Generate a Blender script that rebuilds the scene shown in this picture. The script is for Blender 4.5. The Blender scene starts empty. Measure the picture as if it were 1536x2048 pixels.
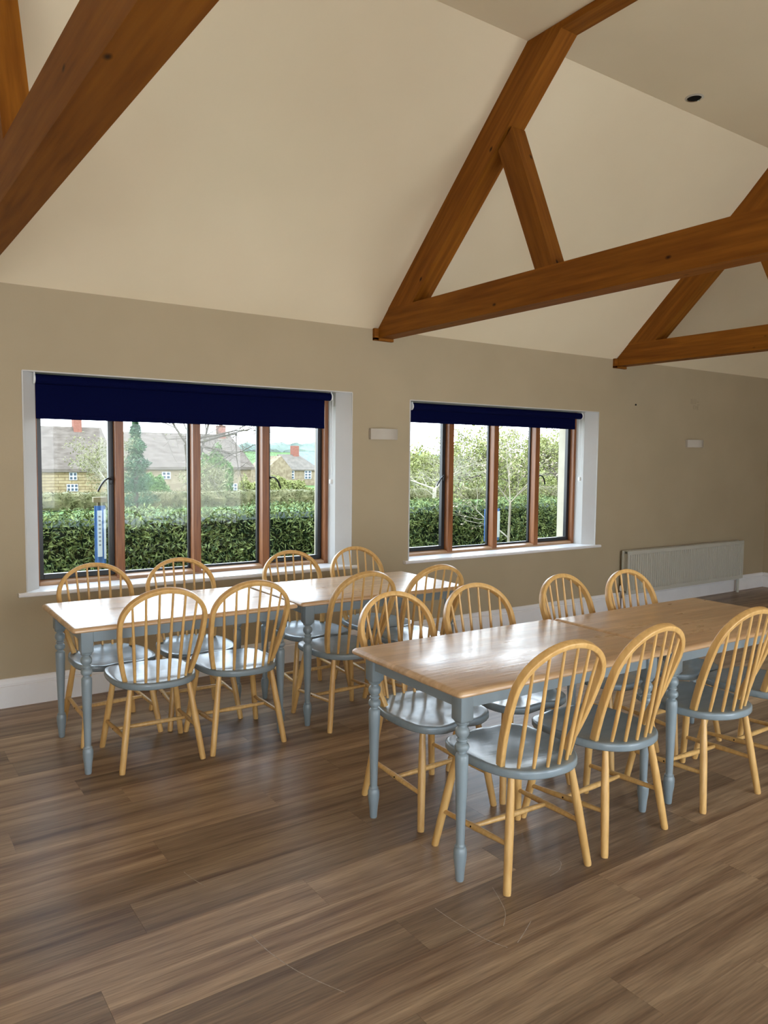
import bpy, bmesh, math, random
from mathutils import Vector, Matrix
random.seed(7)
S = bpy.context.scene
C = S.collection

# ------------------------------------------------------------------ camera
W_PX, H_PX, F_PX = 1536, 2048, 1527.6
yaw, pitch, roll = 0.6055, -0.0701, 0.0100
cam_d = bpy.data.cameras.new('camera'); cam = bpy.data.objects.new('camera', cam_d); C.objects.link(cam)
cam_d.sensor_fit = 'VERTICAL'; cam_d.sensor_height = 24.0
cam_d.lens = 24.0 * F_PX / H_PX
cam_d.clip_start = 0.05; cam_d.clip_end = 900
fw = Vector((math.sin(yaw)*math.cos(pitch), math.cos(yaw)*math.cos(pitch), math.sin(pitch)))
rt = Vector((math.cos(yaw), -math.sin(yaw), 0)); up = rt.cross(fw)
r2 = math.cos(roll)*rt + math.sin(roll)*up; u2 = -math.sin(roll)*rt + math.cos(roll)*up
M = Matrix((r2, u2, -fw)).transposed().to_4x4(); M.translation = Vector((0, -5.1836, 1.5763))
cam.matrix_world = M
S.camera = cam

# ------------------------------------------------------------------ world, light, exposure
S.view_settings.view_transform = 'Standard'; S.view_settings.look = 'None'
S.view_settings.gamma = 1; S.view_settings.use_curve_mapping = False
S.view_settings.exposure = -0.14
S.cycles.use_denoising = True
S.cycles.max_bounces = 10; S.cycles.diffuse_bounces = 6; S.cycles.glossy_bounces = 4
S.cycles.transparent_max_bounces = 24
S.cycles.sample_clamp_indirect = 6.0
SKY = 11.0
wd = bpy.data.worlds.new('sky'); S.world = wd; wd.use_nodes = True
nt = wd.node_tree; bg = nt.nodes['Background']
tc = nt.nodes.new('ShaderNodeTexCoord'); sx = nt.nodes.new('ShaderNodeSeparateXYZ')
rp = nt.nodes.new('ShaderNodeValToRGB')
nt.links.new(tc.outputs['Generated'], sx.inputs[0]); nt.links.new(sx.outputs['Z'], rp.inputs[0])
rp.color_ramp.elements[0].position = 0.0; rp.color_ramp.elements[0].color = (0.88, 0.94, 1.0, 1)
rp.color_ramp.elements[1].position = 0.5; rp.color_ramp.elements[1].color = (0.66, 0.81, 1.0, 1)
nt.links.new(rp.outputs[0], bg.inputs['Color']); bg.inputs['Strength'].default_value = SKY

YB = -7.2           # wall behind the photographer
BACK_WINDOWS = [(-2.75, -0.45, 0.10, 2.12), (0.35, 2.65, 0.72, 2.09), (3.3, 5.9, 0.04, 2.12)]   # unseen window and two doorways behind the photographer, sized for the daylight they admit

# ------------------------------------------------------------------ materials
def L(r, g, b):
    f = lambda c: (c/255/12.92) if c/255 <= 0.04045 else ((c/255+0.055)/1.055)**2.4
    return (f(r), f(g), f(b), 1)
MATS = {}
def mat(name, col, rough=0.5, spec=0.5, col2=None, scale=(1, 1, 1), noise=4.0, detail=4, lo=0.35, hi=0.65,
        bump=0.0, bscale=60, coat=0.0, coord='Object', rnd=0.0, metal=0.0):
    m = bpy.data.materials.new(name); m.use_nodes = True; MATS[name] = m
    n = m.node_tree.nodes; l = m.node_tree.links; b = n['Principled BSDF']
    b.inputs['Roughness'].default_value = rough; b.inputs['Specular IOR Level'].default_value = spec
    b.inputs['Metallic'].default_value = metal; b.inputs['Coat Weight'].default_value = coat
    b.inputs['Coat Roughness'].default_value = 0.12
    t = n.new('ShaderNodeTexCoord'); mp = n.new('ShaderNodeMapping'); mp.inputs['Scale'].default_value = scale
    l.new(t.outputs[coord], mp.inputs[0])
    oi = None
    if rnd:
        oi = n.new('ShaderNodeObjectInfo'); ad = n.new('ShaderNodeVectorMath'); ad.operation = 'ADD'
        cm = n.new('ShaderNodeVectorMath'); cm.operation = 'SCALE'; cm.inputs[3].default_value = 37.0
        cx = n.new('ShaderNodeCombineXYZ')
        for i in range(3): l.new(oi.outputs['Random'], cx.inputs[i])
        l.new(cx.outputs[0], cm.inputs[0]); l.new(mp.outputs[0], ad.inputs[0]); l.new(cm.outputs[0], ad.inputs[1])
        vec = ad.outputs[0]
    else: vec = mp.outputs[0]
    if col2 is None:
        b.inputs['Base Color'].default_value = col; out = None
    else:
        nz = n.new('ShaderNodeTexNoise'); nz.inputs['Scale'].default_value = noise; nz.inputs['Detail'].default_value = detail
        l.new(vec, nz.inputs['Vector'])
        cr = n.new('ShaderNodeValToRGB'); cr.color_ramp.elements[0].position = lo; cr.color_ramp.elements[1].position = hi
        cr.color_ramp.elements[0].color = col; cr.color_ramp.elements[1].color = col2
        l.new(nz.outputs['Fac'], cr.inputs[0]); out = cr.outputs[0]
        if rnd:
            hs = n.new('ShaderNodeHueSaturation'); mr = n.new('ShaderNodeMapRange')
            mr.inputs[3].default_value = 1-rnd; mr.inputs[4].default_value = 1+rnd
            l.new(oi.outputs['Random'], mr.inputs[0]); l.new(mr.outputs[0], hs.inputs['Value']); l.new(out, hs.inputs['Color'])
            out = hs.outputs[0]
        l.new(out, b.inputs['Base Color'])
    if bump:
        nb = n.new('ShaderNodeTexNoise'); nb.inputs['Scale'].default_value = bscale; nb.inputs['Detail'].default_value = 3
        l.new(vec, nb.inputs['Vector']); bp = n.new('ShaderNodeBump'); bp.inputs['Strength'].default_value = bump
        bp.inputs['Distance'].default_value = 0.01
        l.new(nb.outputs['Fac'], bp.inputs['Height']); l.new(bp.outputs[0], b.inputs['Normal'])
    m['vec'] = 0
    return m
def nodes_of(m): return m.node_tree.nodes, m.node_tree.links, m.node_tree.nodes['Principled BSDF']

mat('wall_paint', (0.415, 0.335, 0.215, 1), 0.75, 0.2, (0.44, 0.355, 0.23, 1), (1, 1, 1), 1.6, 3, bump=0.04, bscale=90)
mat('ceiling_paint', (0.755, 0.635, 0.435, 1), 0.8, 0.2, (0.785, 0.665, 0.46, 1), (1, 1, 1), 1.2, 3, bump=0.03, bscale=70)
mat('reveal_paint', (0.55, 0.535, 0.505, 1), 0.6, 0.3, (0.58, 0.565, 0.535, 1), (1, 1, 1), 3)
mat('gloss_white', (0.82, 0.80, 0.78, 1), 0.25, 0.5, (0.85, 0.83, 0.81, 1), (1, 1, 1), 6)
mat('plaster_white', (0.47, 0.42, 0.345, 1), 0.7, 0.3, (0.50, 0.45, 0.37, 1), (1, 1, 1), 8)
mat('scuff', (0.30, 0.235, 0.17, 1), 0.6, 0.2, (0.46, 0.38, 0.30, 1), (1, 1, 1), 60)
mat('wall_mark', (0.35, 0.285, 0.19, 1), 0.75, 0.2, (0.38, 0.31, 0.205, 1), (1, 1, 1), 40)
mat('radiator_white', (0.50, 0.48, 0.40, 1), 0.35, 0.5)
mat('white_plastic', (0.75, 0.75, 0.73, 1), 0.3, 0.5)
mat('chrome', (0.6, 0.6, 0.6, 1), 0.15, 0.5, metal=1.0)
mat('black_metal', (0.011, 0.012, 0.014, 1), 0.35, 0.5)
mat('dark_hole', (0.01, 0.009, 0.008, 1), 0.8, 0.1)
mat('navy_fabric', (0.0012, 0.0022, 0.024, 1), 0.85, 0.05, (0.0018, 0.0034, 0.034, 1), (1, 1, 1), 200, 2)
mat('paint_grey', (0.235, 0.285, 0.30, 1), 0.28, 0.5, (0.26, 0.31, 0.325, 1), (1, 1, 1), 7, rnd=0.03)
mat('seat_paint', (0.225, 0.275, 0.295, 1), 0.24, 0.6, (0.255, 0.305, 0.32, 1), (1.2, 6, 6), 5, bump=0.05, bscale=14, rnd=0.04)
mat('beech', (0.62, 0.355, 0.112, 1), 0.34, 0.5, (0.74, 0.455, 0.165, 1), (14, 14, 1.6), 4, 5, bump=0.02, bscale=40, rnd=0.07)
mat('frame_wood', (0.19, 0.062, 0.017, 1), 0.4, 0.5, (0.30, 0.11, 0.032, 1), (22, 22, 1.2), 3, 5)
mat('sill_rail_wood', (0.36, 0.19, 0.09, 1), 0.4, 0.5, (0.48, 0.29, 0.16, 1), (1.2, 22, 22), 3, 5)

def beam_mat():
    m = mat('beam_wood', (0.165, 0.049, 0.004, 1), 0.6, 0.16, (0.275, 0.098, 0.009, 1), (0.9, 14, 14), 2.4, 7, 0.3, 0.72, bump=0.06, bscale=9, rnd=0.08)
    n, l, b = nodes_of(m)
    # knots: sparse dark spots
    t = n.new('ShaderNodeTexCoord'); vo = n.new('ShaderNodeTexVoronoi'); vo.inputs['Scale'].default_value = 4.6
    oi = n.new('ShaderNodeObjectInfo'); ad = n.new('ShaderNodeVectorMath'); ad.operation = 'ADD'
    mp = n.new('ShaderNodeMapping'); mp.inputs['Scale'].default_value = (0.75, 1.3, 1.3)
    l.new(t.outputs['Object'], mp.inputs[0]); l.new(mp.outputs[0], ad.inputs[0]); l.new(oi.outputs['Random'], ad.inputs[1])
    l.new(ad.outputs[0], vo.inputs['Vector'])
    cr = n.new('ShaderNodeValToRGB'); cr.color_ramp.elements[0].position = 0.03; cr.color_ramp.elements[1].position = 0.085
    cr.color_ramp.elements[0].color = (0.12, 0.09, 0.07, 1); cr.color_ramp.elements[1].color = (1, 1, 1, 1)
    l.new(vo.outputs['Distance'], cr.inputs[0])
    mx = n.new('ShaderNodeMix'); mx.data_type = 'RGBA'; mx.blend_type = 'MULTIPLY'; mx.inputs[0].default_value = 1
    src = b.inputs['Base Color'].links[0].from_socket
    l.new(src, mx.inputs[6]); l.new(cr.outputs[0], mx.inputs[7]); l.new(mx.outputs[2], b.inputs['Base Color'])
beam_mat()

def floor_mat():
    m = mat('vinyl_oak', (0.15, 0.084, 0.048, 1), 0.37, 0.28, (0.46, 0.318, 0.190, 1), (0.55, 12, 1), 1.7, 10, 0.27, 0.77, rnd=0.24)
    n, l, b = nodes_of(m)
    src = b.inputs['Base Color'].links[0].from_socket
    t = n.new('ShaderNodeTexCoord'); mp = n.new('ShaderNodeMapping'); mp.inputs['Scale'].default_value = (7, 150, 1)
    nz = n.new('ShaderNodeTexNoise'); nz.inputs['Scale'].default_value = 1.0; nz.inputs['Detail'].default_value = 4
    l.new(t.outputs['Object'], mp.inputs[0]); l.new(mp.outputs[0], nz.inputs['Vector'])
    mr = n.new('ShaderNodeMapRange'); mr.inputs[1].default_value = 0.3; mr.inputs[2].default_value = 0.7
    mr.inputs[3].default_value = 0.74; mr.inputs[4].default_value = 1.2
    l.new(nz.outputs['Fac'], mr.inputs[0])
    hs = n.new('ShaderNodeHueSaturation'); l.new(src, hs.inputs['Color']); l.new(mr.outputs[0], hs.inputs['Value'])
    l.new(hs.outputs[0], b.inputs['Base Color'])
    bp = n.new('ShaderNodeBump'); bp.inputs['Strength'].default_value = 0.12; bp.inputs['Distance'].default_value = 0.002
    l.new(nz.outputs['Fac'], bp.inputs['Height']); l.new(bp.outputs[0], b.inputs['Normal'])
floor_mat()

def table_mat():
    m = mat('table_wood', (0.56, 0.34, 0.165, 1), 0.22, 0.62, (0.74, 0.50, 0.28, 1), (1.6, 22, 22), 2.2, 6, 0.3, 0.7, rnd=0.05, coat=0.18)
    n, l, b = nodes_of(m)
    src = b.inputs['Base Color'].links[0].from_socket
    t = n.new('ShaderNodeTexCoord'); br = n.new('ShaderNodeTexBrick')
    br.inputs['Scale'].default_value = 1.0; br.inputs['Brick Width'].default_value = 0.34; br.inputs['Row Height'].default_value = 0.045
    br.inputs['Mortar Size'].default_value = 0.0; br.inputs['Color1'].default_value = (0.80, 0.78, 0.76, 1); br.inputs['Color2'].default_value = (1.0, 1.0, 1.0, 1)
    l.new(t.outputs['Object'], br.inputs['Vector'])
    mx = n.new('ShaderNodeMix'); mx.data_type = 'RGBA'; mx.blend_type = 'MULTIPLY'; mx.inputs[0].default_value = 1
    l.new(src, mx.inputs[6]); l.new(br.outputs['Color'], mx.inputs[7]); l.new(mx.outputs[2], b.inputs['Base Color'])
    # fine grain waves run along the boards and spread the reflections across them
    mp = n.new('ShaderNodeMapping'); mp.inputs['Scale'].default_value = (4, 60, 60); l.new(t.outputs['Object'], mp.inputs[0])
    nz = n.new('ShaderNodeTexNoise'); nz.inputs['Scale'].default_value = 1.0; nz.inputs['Detail'].default_value = 4
    l.new(mp.outputs[0], nz.inputs['Vector'])
    bp = n.new('ShaderNodeBump'); bp.inputs['Strength'].default_value = 0.28; bp.inputs['Distance'].default_value = 0.004
    l.new(nz.outputs['Fac'], bp.inputs['Height']); l.new(bp.outputs[0], b.inputs['Normal']); l.new(bp.outputs[0], b.inputs['Coat Normal'])
    b.inputs['Coat Roughness'].default_value = 0.22
    mp2 = n.new('ShaderNodeMapping'); mp2.inputs['Scale'].default_value = (3, 11, 11); l.new(t.outputs['Object'], mp2.inputs[0])
    n2 = n.new('ShaderNodeTexNoise'); n2.inputs['Scale'].default_value = 1.0; n2.inputs['Detail'].default_value = 3; l.new(mp2.outputs[0], n2.inputs['Vector'])
    mr = n.new('ShaderNodeMapRange'); mr.inputs[1].default_value = 0.35; mr.inputs[2].default_value = 0.65; mr.inputs[3].default_value = 0.27; mr.inputs[4].default_value = 0.37
    l.new(n2.outputs['Fac'], mr.inputs[0]); l.new(mr.outputs[0], b.inputs['Roughness'])
table_mat()

def glass_mat():
    m = bpy.data.materials.new('glass'); m.use_nodes = True; MATS['glass'] = m
    n = m.node_tree.nodes; l = m.node_tree.links; n.clear()
    o = n.new('ShaderNodeOutputMaterial'); tr = n.new('ShaderNodeBsdfTransparent'); tr.inputs[0].default_value = (0.96, 0.975, 0.97, 1)
    gl = n.new('ShaderNodeBsdfGlossy'); gl.inputs['Roughness'].default_value = 0.02
    lw = n.new('ShaderNodeLayerWeight'); lw.inputs['Blend'].default_value = 0.5
    pw = n.new('ShaderNodeMath'); pw.operation = 'POWER'; pw.inputs[1].default_value = 5
    ma = n.new('ShaderNodeMath'); ma.operation = 'MULTIPLY_ADD'; ma.inputs[1].default_value = 0.9; ma.inputs[2].default_value = 0.012
    l.new(lw.outputs['Facing'], pw.inputs[0]); l.new(pw.outputs[0], ma.inputs[0])
    mx = n.new('ShaderNodeMixShader'); l.new(ma.outputs[0], mx.inputs[0]); l.new(tr.outputs[0], mx.inputs[1]); l.new(gl.outputs[0], mx.inputs[2])
    l.new(mx.outputs[0], o.inputs[0])
glass_mat()

# outdoor
mat('hedge_leaf', (0.025, 0.048, 0.014, 1), 0.7, 0.2, (0.21, 0.24, 0.075, 1), (1, 1, 1), 14, 6, 0.36, 0.66)
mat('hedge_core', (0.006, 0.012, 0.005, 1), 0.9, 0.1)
mat('field_hedge', (0.0675, 0.0675, 0.02475, 1), 0.8, 0.1, (0.135, 0.1181, 0.05625, 1), (1, 1, 1), 1.6, 8, 0.35, 0.65)
mat('lawn', (0.0432, 0.0816, 0.01728, 1), 0.8, 0.1, (0.072, 0.12, 0.0288, 1), (1, 1, 1), 0.5, 6)
mat('thatch', (0.083, 0.064, 0.050, 1), 0.9, 0.1, (0.122, 0.097, 0.077, 1), (1, 1, 3), 1.2, 6)
mat('roof_tile', (0.09025, 0.0741, 0.057, 1), 0.8, 0.2, (0.1283, 0.1045, 0.08075, 1), (1, 1, 1), 1.4, 6)
mat('slate', (0.0825, 0.099, 0.1275, 1), 0.6, 0.3, (0.1125, 0.132, 0.1575, 1), (1, 1, 1), 2)
mat('stone', (0.1466, 0.1084, 0.0663, 1), 0.85, 0.1, (0.2295, 0.1785, 0.1147, 1), (1, 1, 1), 1.8, 7, 0.35, 0.65)
mat('chimney_brick', (0.169, 0.0676, 0.0481, 1), 0.85, 0.1, (0.208, 0.091, 0.065, 1), (1, 1, 1), 5)
mat('house_window_white', (0.42, 0.434, 0.448, 1), 0.5, 0.3)
mat('house_pane', (0.05, 0.06, 0.075, 1), 0.15, 0.5)
mat('bark', (0.06, 0.047, 0.034, 1), 0.85, 0.1, (0.10, 0.08, 0.06, 1), (1, 1, 1), 6)
mat('pale_bark', (0.221, 0.187, 0.1445, 1), 0.8, 0.1, (0.34, 0.2975, 0.221, 1), (1, 1, 1), 7)
mat('leaf_conifer', (0.022, 0.055, 0.028, 1), 0.7, 0.2, (0.06, 0.11, 0.045, 1), (1, 1, 1), 1.6, 5)
mat('leaf_green', (0.0525, 0.105, 0.024, 1), 0.7, 0.2, (0.1125, 0.18, 0.045, 1), (1, 1, 1), 1.6, 5)
mat('leaf_spring', (0.15, 0.160, 0.044, 1), 0.7, 0.2, (0.27, 0.265, 0.10, 1), (1, 1, 1), 1.4, 5)
mat('leaf_dry', (0.1224, 0.1152, 0.05184, 1), 0.7, 0.2, (0.2088, 0.1944, 0.0936, 1), (1, 1, 1), 1.4, 5)
mat('blossom', (0.32, 0.248, 0.176, 1), 0.7, 0.2, (0.432, 0.352, 0.24, 1), (1, 1, 1), 5)
mat('woodland_far', (0.085, 0.102, 0.085, 1), 0.9, 0.1, (0.1445, 0.17, 0.136, 1), (1, 1, 1), 0.12, 6)
mat('banner_blue', (0.042, 0.1125, 0.3, 1), 0.6, 0.3, (0.06, 0.15, 0.36, 1), (1, 1, 1), 9)
mat('banner_white', (0.442, 0.481, 0.52, 1), 0.6, 0.3)
mat('banner_grey', (0.17, 0.18, 0.19, 1), 0.6, 0.3)
mat('post_wood', (0.15, 0.12, 0.065, 1), 0.7, 0.2, (0.20, 0.165, 0.09, 1), (2, 20, 20), 3)
mat('render_outside', (0.42, 0.37, 0.28, 1), 0.9, 0.1, (0.48, 0.42, 0.33, 1), (1, 1, 1), 5)

def band_stone():
    m = mat('banded_stone', (0.2066, 0.1539, 0.07838, 1), 0.85, 0.1, (0.2779, 0.2137, 0.1211, 1), (1, 1, 1), 1.5, 6)
    n, l, b = nodes_of(m); src = b.inputs['Base Color'].links[0].from_socket
    t = n.new('ShaderNodeTexCoord'); br = n.new('ShaderNodeTexBrick'); mp = n.new('ShaderNodeMapping')
    mp.inputs['Rotation'].default_value = (math.radians(90), 0, 0)
    l.new(t.outputs['Object'], mp.inputs[0]); l.new(mp.outputs[0], br.inputs['Vector'])
    br.inputs['Scale'].default_value = 1; br.inputs['Brick Width'].default_value = 1.5; br.inputs['Row Height'].default_value = 0.36
    br.inputs['Mortar Size'].default_value = 0.035; br.inputs['Color1'].default_value = (1, 1, 1, 1); br.inputs['Color2'].default_value = (0.8, 0.78, 0.75, 1)
    br.inputs['Mortar'].default_value = (0.42, 0.37, 0.33, 1)
    mx = n.new('ShaderNodeMix'); mx.data_type = 'RGBA'; mx.blend_type = 'MULTIPLY'; mx.inputs[0].default_value = 1
    l.new(src, mx.inputs[6]); l.new(br.outputs['Color'], mx.inputs[7]); l.new(mx.outputs[2], b.inputs['Base Color'])
band_stone()

# ------------------------------------------------------------------ mesh helpers
def mesh_obj(name, bm, material, parent=None, smooth=None, loc=None, rot=None):
    me = bpy.data.meshes.new(name)
    bmesh.ops.recalc_face_normals(bm, faces=bm.faces)
    bm.to_mesh(me); bm.free()
    o = bpy.data.objects.new(name, me); C.objects.link(o)
    me.materials.append(MATS[material])
    if smooth is not None:
        for p in me.polygons: p.use_smooth = True
        try: me.set_sharp_from_angle(angle=math.radians(smooth))
        except Exception: pass
    if parent: o.parent = parent
    if loc: o.location = loc
    if rot: o.rotation_euler = rot
    return o
def tag(o, label=None, cat=None, group=None, kind=None):
    if label: o['label'] = label
    if cat: o['category'] = cat
    if group: o['group'] = group
    if kind: o['kind'] = kind
    return o
def empty(name, loc=(0, 0, 0), rz=0, **k):
    o = bpy.data.objects.new(name, None); C.objects.link(o); o.location = loc; o.rotation_euler = (0, 0, rz)
    o.empty_display_size = 0.1
    return tag(o, **k)
def box(bm, x0, x1, y0, y1, z0, z1, bev=0.0, seg=2):
    vs = [bm.verts.new((x, y, z)) for z in (z0, z1) for y in (y0, y1) for x in (x0, x1)]
    f = [(0, 1, 3, 2), (4, 6, 7, 5), (0, 4, 5, 1), (2, 3, 7, 6), (0, 2, 6, 4), (1, 5, 7, 3)]
    fs = [bm.faces.new([vs[i] for i in q]) for q in f]
    if bev:
        es = list({e for q in fs for e in q.edges})
        bmesh.ops.bevel(bm, geom=es, offset=bev, segments=seg, affect='EDGES', profile=0.6)
    return bm
def boxm(x0, x1, y0, y1, z0, z1, bev=0.0, seg=2): return box(bmesh.new(), x0, x1, y0, y1, z0, z1, bev, seg)
def prism(bm, poly, axis, a, b):
    """poly: list of 2d points, extruded along axis from a to b. axis 'x': poly=(y,z); 'y': (x,z); 'z': (x,y)"""
    def P(p, t): return {'x': (t, p[0], p[1]), 'y': (p[0], t, p[1]), 'z': (p[0], p[1], t)}[axis]
    v0 = [bm.verts.new(P(p, a)) for p in poly]; v1 = [bm.verts.new(P(p, b)) for p in poly]
    n = len(poly)
    bm.faces.new(v0); bm.faces.new(v1[::-1])
    for i in range(n): bm.faces.new((v0[i], v1[i], v1[(i+1) % n], v0[(i+1) % n]))
    return bm
def tube(bm, p0, p1, prof, seg=12, caps=True):
    """prof: [(t, r)] along p0->p1"""
    p0, p1 = Vector(p0), Vector(p1); d = (p1-p0); L_ = d.length; d.normalize()
    a = Vector((1, 0, 0)) if abs(d.x) < 0.8 else Vector((0, 1, 0))
    e1 = d.cross(a).normalized(); e2 = d.cross(e1)
    rings = []
    for t, r in prof:
        cpt = p0 + d*(L_*t)
        rings.append([bm.verts.new(cpt + (e1*math.cos(2*math.pi*i/seg) + e2*math.sin(2*math.pi*i/seg))*r) for i in range(seg)])
    for A, B in zip(rings, rings[1:]):
        for i in range(seg): bm.faces.new((A[i], A[(i+1) % seg], B[(i+1) % seg], B[i]))
    if caps: bm.faces.new(rings[0][::-1]); bm.faces.new(rings[-1])
    return bm
def sweep(bm, pts, sec, nrm, closed=False):
    """planar curve pts, section [(a,b)]: a along in-plane outward normal, b along nrm"""
    nrm = Vector(nrm).normalized(); rings = []
    n = len(pts)
    for i, p in enumerate(pts):
        q0 = Vector(pts[max(i-1, 0)]); q1 = Vector(pts[min(i+1, n-1)])
        T = (q1-q0).normalized(); B = T.cross(nrm).normalized()
        rings.append([bm.verts.new(Vector(p) + B*a + nrm*b) for a, b in sec])
    m = len(sec)
    for A, B in zip(rings, rings[1:]):
        for i in range(m): bm.faces.new((A[i], A[(i+1) % m], B[(i+1) % m], B[i]))
    bm.faces.new(rings[0][::-1]); bm.faces.new(rings[-1])
    return bm
def rrect(w, h, r, seg=3):
    out = []
    for cx, cy, a0 in ((w/2-r, h/2-r, 0), (-w/2+r, h/2-r, 90), (-w/2+r, -h/2+r, 180), (w/2-r, -h/2+r, 270)):
        for k in range(seg+1):
            a = math.radians(a0+90*k/seg); out.append((cx+r*math.cos(a), cy+r*math.sin(a)))
    return out
def copy_tree(o, parent=None):
    c = o.copy(); C.objects.link(c); c.parent = parent
    for ch in o.children: copy_tree(ch, c)
    return c

# ------------------------------------------------------------------ setting: room shell
XL, XR, ZC, YC1, ZF = -3.6, 9.45, 2.613, -1.63, 4.16      # left / right ends, wall head, ceiling crease, flat ceiling
YC2 = YB - YC1
TH = 0.45
# window geometry: wall corner x0..x1, sill, head, then splay and lining
WIN = [dict(x0=0.8646, x1=3.2698, zb=0.714, zt=2.096, la=0.955, lb=0.965, ra=3.180, rb=3.155),
       dict(x0=3.8425, x1=6.2277, zb=0.714, zt=2.066, la=3.930, lb=3.940, ra=6.140, rb=6.115)]
YS, YF = 0.105, 0.20       # end of splay, front of window frame

def wall_with_holes(name, material, holes, x0, x1, ztop, yin, yout):
    bm = bmesh.new()
    xs = sorted({x0, x1} | {h[0] for h in holes} | {h[1] for h in holes})
    def quad(a, b, c_, d): bm.faces.new([bm.verts.new(p) for p in (a, b, c_, d)])
    for xa, xb in zip(xs, xs[1:]):
        h = [q for q in holes if q[0] <= xa and q[1] >= xb]
        spans = [(0, h[0][2]), (h[0][3], ztop)] if h else [(0, ztop)]
        for za, zb_ in spans:
            if zb_-za > 1e-6:
                quad((xa, yin, za), (xb, yin, za), (xb, yin, zb_), (xa, yin, zb_))
                quad((xa, yout, za), (xb, yout, za), (xb, yout, zb_), (xa, yout, zb_))
    for hx0, hx1, hz0, hz1 in holes:     # reveal faces when the hole is square
        pass
    quad((x0, yin, ztop), (x1, yin, ztop), (x1, yout, ztop), (x0, yout, ztop))
    bmesh.ops.remove_doubles(bm, verts=bm.verts, dist=1e-5)
    return mesh_obj(name, bm, material)
wb = wall_with_holes('wall_back', 'wall_paint', [(w['x0'], w['x1'], w['zb'], w['zt']) for w in WIN], XL, XR, ZC, 0.0, TH)
tag(wb, 'cream painted wall with two wide timber windows', kind='structure')
wf = wall_with_holes('wall_front', 'wall_paint', BACK_WINDOWS, XL, XR, ZC, YB, YB-0.3)
bm = bmesh.new()
for h in BACK_WINDOWS:
    for a, b_ in (((h[0], h[2]), (h[1], h[2])), ((h[1], h[2]), (h[1], h[3])), ((h[1], h[3]), (h[0], h[3])), ((h[0], h[3]), (h[0], h[2]))):
        bm.faces.new([bm.verts.new(p) for p in ((a[0], YB, a[1]), (b_[0], YB, b_[1]), (b_[0], YB-0.3, b_[1]), (a[0], YB-0.3, a[1]))])
mesh_obj('window_reveal', bm, 'reveal_paint', wf)
tag(wf, 'cream wall behind the photographer', kind='structure')
gable = [(0.45, 0), (0.45, ZC), (0, ZC), (YC1, ZF), (YC2, ZF), (YB, ZC), (YB-0.3, ZC), (YB-0.3, 0)]
tag(mesh_obj('wall_right', prism(bmesh.new(), gable, 'x', XR, XR+0.2), 'wall_paint'), 'far cream end wall', kind='structure')
tag(mesh_obj('wall_left', prism(bmesh.new(), gable, 'x', XL-0.2, XL), 'wall_paint'), 'near cream end wall', kind='structure')
ce = [(0.5, ZC), (0, ZC), (YC1, ZF), (YC2, ZF), (YB, ZC), (YB-0.4, ZC), (YC2, ZF+0.5), (YC1, ZF+0.5)]
# downlight hole is a dark disc coloured as recess shade, so the ceiling stays whole
tag(mesh_obj('ceiling', prism(bmesh.new(), ce, 'x', XL-0.2, XR+0.2), 'ceiling_paint'), 'cream sloping ceiling with a flat top', kind='structure')

# plaster reveals (splay + lining) of the two windows
for i, w in enumerate(WIN):
    bm = bmesh.new()
    def strip(pts0, pts1):
        for (a, b_), (c_, d) in zip(zip(pts0, pts0[1:]), zip(pts1, pts1[1:])):
            bm.faces.new([bm.verts.new(p) for p in (a, b_, d, c_)])
    for (xa, xb, xc) in ((w['x0'], w['la'], w['lb']), (w['x1'], w['ra'], w['rb'])):
        lo = [(xa, 0, w['zb']), (xb, YS, w['zb']), (xc, YF+0.1, w['zb'])]
        hi = [(xa, 0, w['zt']), (xb, YS, w['zt']), (xc, YF+0.1, w['zt'])]
        strip(lo, hi)
    for z in (w['zt'],):
        strip([(w['x0'], 0, z), (w['la'], YS, z), (w['lb'], YF+0.1, z)], [(w['x1'], 0, z), (w['ra'], YS, z), (w['rb'], YF+0.1, z)])
    # masonry closing the cavity round the frame
    for xa, xb in ((w['lb'], w['x0']-0.05), (w['rb'], w['x1']+0.05)):
        bm.faces.new([bm.verts.new(p) for p in ((xa, YF+0.1, w['zb']-0.05), (xb, YF+0.1, w['zb']-0.05), (xb, YF+0.1, w['zt']+0.05), (xa, YF+0.1, w['zt']+0.05))])
    mesh_obj('window_reveal', bm, 'reveal_paint', wb)
    # plaster bead round the opening
    bm = bmesh.new()
    for x in (w['x0'], w['x1']): box(bm, x-0.004, x+0.004, -0.003, 0.004, w['zb'], w['zt'])
    box(bm, w['x0'], w['x1'], -0.003, 0.004, w['zt']-0.004, w['zt']+0.004)
    mesh_obj('plaster_bead', bm, 'reveal_paint', wb)
    # outer masonry reveal
    bm = bmesh.new()
    xa, xb = w['lb']-0.03, w['rb']+0.03
    for a, b_ in (((xa, w['zb']), (xb, w['zb'])), ((xb, w['zb']), (xb, w['zt'])), ((xb, w['zt']), (xa, w['zt'])), ((xa, w['zt']), (xa, w['zb']))):
        bm.faces.new([bm.verts.new(p) for p in ((a[0], YF+0.1, a[1]), (b_[0], YF+0.1, b_[1]), (b_[0], TH, b_[1]), (a[0], TH, a[1]))])
    for sx0, sx1 in ((w['x0'], xa), (xb, w['x1'])):
        bm.faces.new([bm.verts.new(p) for p in ((sx0, TH, w['zb']), (sx1, TH, w['zb']), (sx1, TH, w['zt']), (sx0, TH, w['zt']))])
    mesh_obj('outer_reveal', bm, 'render_outside', wb)

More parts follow.
